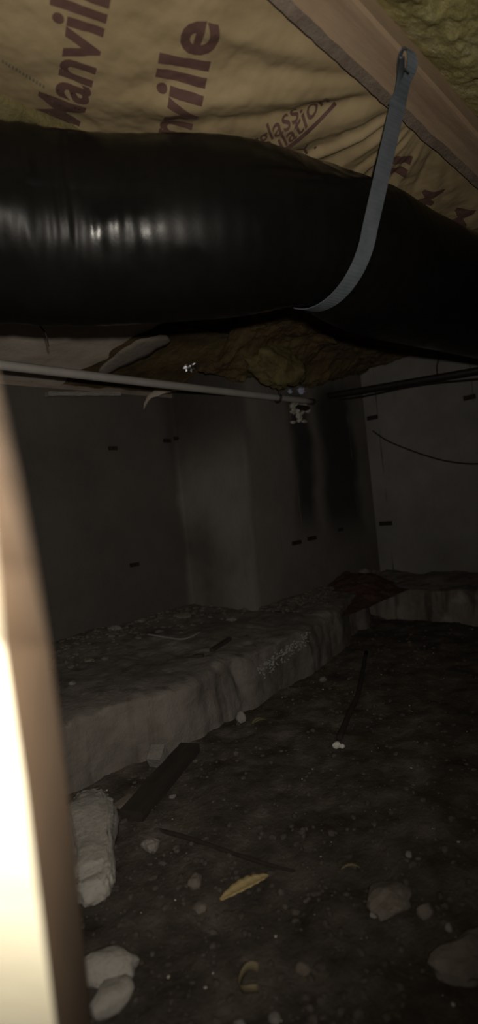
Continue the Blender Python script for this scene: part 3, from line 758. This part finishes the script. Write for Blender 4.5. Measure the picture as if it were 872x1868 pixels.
# rubble against the wall on the footing, one mass of grit; larger bits as things
bm = bmesh.new(); rs = random.Random(12)
for k in range(520):
    if rs.random() < .55: x = rs.uniform(.5, 1.38); y = 1.585 - abs(rs.gauss(0, .13))
    else: x = rs.uniform(1.36, 2.15); y = 1.27 - abs(rs.gauss(0, .06))
    if y < front_y(x) + .03: continue
    r_ = rs.uniform(.003, .011)
    rock_bm((r_ * rs.uniform(1, 1.8), r_, r_ * .6), k, 1, bm=bm, M=Matrix.Translation((x, y, top_z(x, y) + r_ * .2)) @ Matrix.Rotation(rs.uniform(0, 3), 4, 'Z'))
o = tag(obj('ledge_rubble', bm, M['ledge_grit']), 'loose grit and crumbs strewn along the top of the footing', 'rubble', kind='stuff')
def mound(s, t):
    x = 1.50 + .68 * s; y = 1.02 + .26 * t; k = math.exp(-((x - 1.88 - .3 * (y - 1.15)) / .19) ** 2) * sm(1.0, 1.24, y + .06 * fbm(x, y, 0, 6))
    return x, y, .132 + .05 * k + .010 * fbm(x, y, 0, 12, 4) * (.3 + k) - .02 * (1 - k)
tag(obj('dirt_mound', grid(120, 60, mound), M['dirt_red'], smooth=True), 'reddish brown crumbled dirt heaped on the footing in the far corner', 'dirt', kind='stuff')
for k, (px, py, rr, lb) in enumerate([(425, 1128, .020, 'flat dull stone on the footing below the wall corner'), (715, 1040, .030, 'broad grey slab stone in the far corner'), (660, 1050, .034, 'grey stone atop the reddish dirt in the corner'),
        (212, 1152, .018, 'pale crumb stone against the wall at left of the footing'), (258, 1134, .022, 'rough chip against the wall above the pale sliver'), (132, 1245, .010, 'small pale stone on the footing close to the near board'), (335, 1126, .024, 'flat chip in the recess corner of the wall')]):
    p = lt(px, py); p.z -= .015 if k == 1 else 0; lump_thing('stone', lb, 'stone', [((p.x, p.y, p.z + rr * .25), (rr * 1.4, rr, rr * .5), k * .9)], M['stone_pale'] if k in (3, 5) else M['stone'], 80 + k, sub=2)

# grit in the dirt: countless pebbles, one mass for dark, one for pale
def grit(n, seed, rmin, rmax, mt, name, label):
    rs = random.Random(seed); V = []; F = []
    ico = bmesh.new(); bmesh.ops.create_icosphere(ico, subdivisions=1, radius=1); iv = [v.co.copy() for v in ico.verts]; jf = [[v.index for v in f.verts] for f in ico.faces]; ico.free()
    while n > 0:
        u = rs.random() ** 1.6; dist = .35 + 1.9 * u; th = YAW + rs.uniform(-.62, .62); x = dist * math.cos(th); y = dist * math.sin(th)
        if x > 1.9 or y > front_y(x) - .01 or y < -.2: continue
        n -= 1; r_ = rmin + (rmax - rmin) * rs.random() ** 3; z = ground_z(x, y) + r_ * .15; Mz = Matrix.Rotation(rs.uniform(0, 6), 3, 'Z'); q = Vector((rs.uniform(.8, 1.5), 1, rs.uniform(.45, .8))) * r_
        b = len(V); V += [tuple(Mz @ Vector((v.x * q.x, v.y * q.y, v.z * q.z)) * rs.uniform(.8, 1.15) + Vector((x, y, z))) for v in iv]; F += [tuple(b + i for i in f) for f in jf]
    tag(obj(name, (V, F), mt), label, 'gravel', kind='stuff')
grit(4200, 1, .0012, .0065, M['pebble'], 'gravel', 'dark gravel and clods scattered through the dirt')
grit(300, 2, .0007, .0024, M['pebble_pale'], 'pale_grit', 'pale flecks of grit sprinkled over the dirt')

# ------------------------------------------------------------------ near board at the hatch: leaning edge-on, its top bent near the lens to blur into a flare glow
def vp(px, py, d): return CP + ray(px, py) * d
rowsB = []  # (py, depth, x of the bright/brown arris, x of the far edge)
for py, d, xl, xr in [(560, .040, -140, -80), (680, .043, -100, -30), (790, .050, -75, 0), (900, .060, -50, 30), (1040, .080, -25, 62), (1180, .112, -4, 90), (1420, .142, 38, 121), (1640, .180, 70, 144), (1868, .232, 101, 167), (2050, .30, 118, 180)]:
    e = d * 1.75
    rowsB.append((vp(xl, py, d), vp(xr, 934 + (py - 934) * (1 if py < 934 else 1), e), vp(xl - 330, py, d * 1.02), vp(xl - 330, py, e)))
leanb = empty('hatch_board', (0, 0, 0), 'blurred leaning board at the left edge, glaring lit face and shaded brown side', 'board')
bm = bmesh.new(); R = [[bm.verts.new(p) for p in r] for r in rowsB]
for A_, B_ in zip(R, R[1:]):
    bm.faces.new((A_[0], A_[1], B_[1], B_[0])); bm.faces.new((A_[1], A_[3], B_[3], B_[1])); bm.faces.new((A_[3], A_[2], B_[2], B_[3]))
obj('board_side', bm, M['post_shaded'], leanb)
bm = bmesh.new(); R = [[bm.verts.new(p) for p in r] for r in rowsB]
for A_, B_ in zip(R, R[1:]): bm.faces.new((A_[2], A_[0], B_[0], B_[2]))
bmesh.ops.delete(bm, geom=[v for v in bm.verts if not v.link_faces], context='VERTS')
obj('board_face', bm, M['post_lit'], leanb)
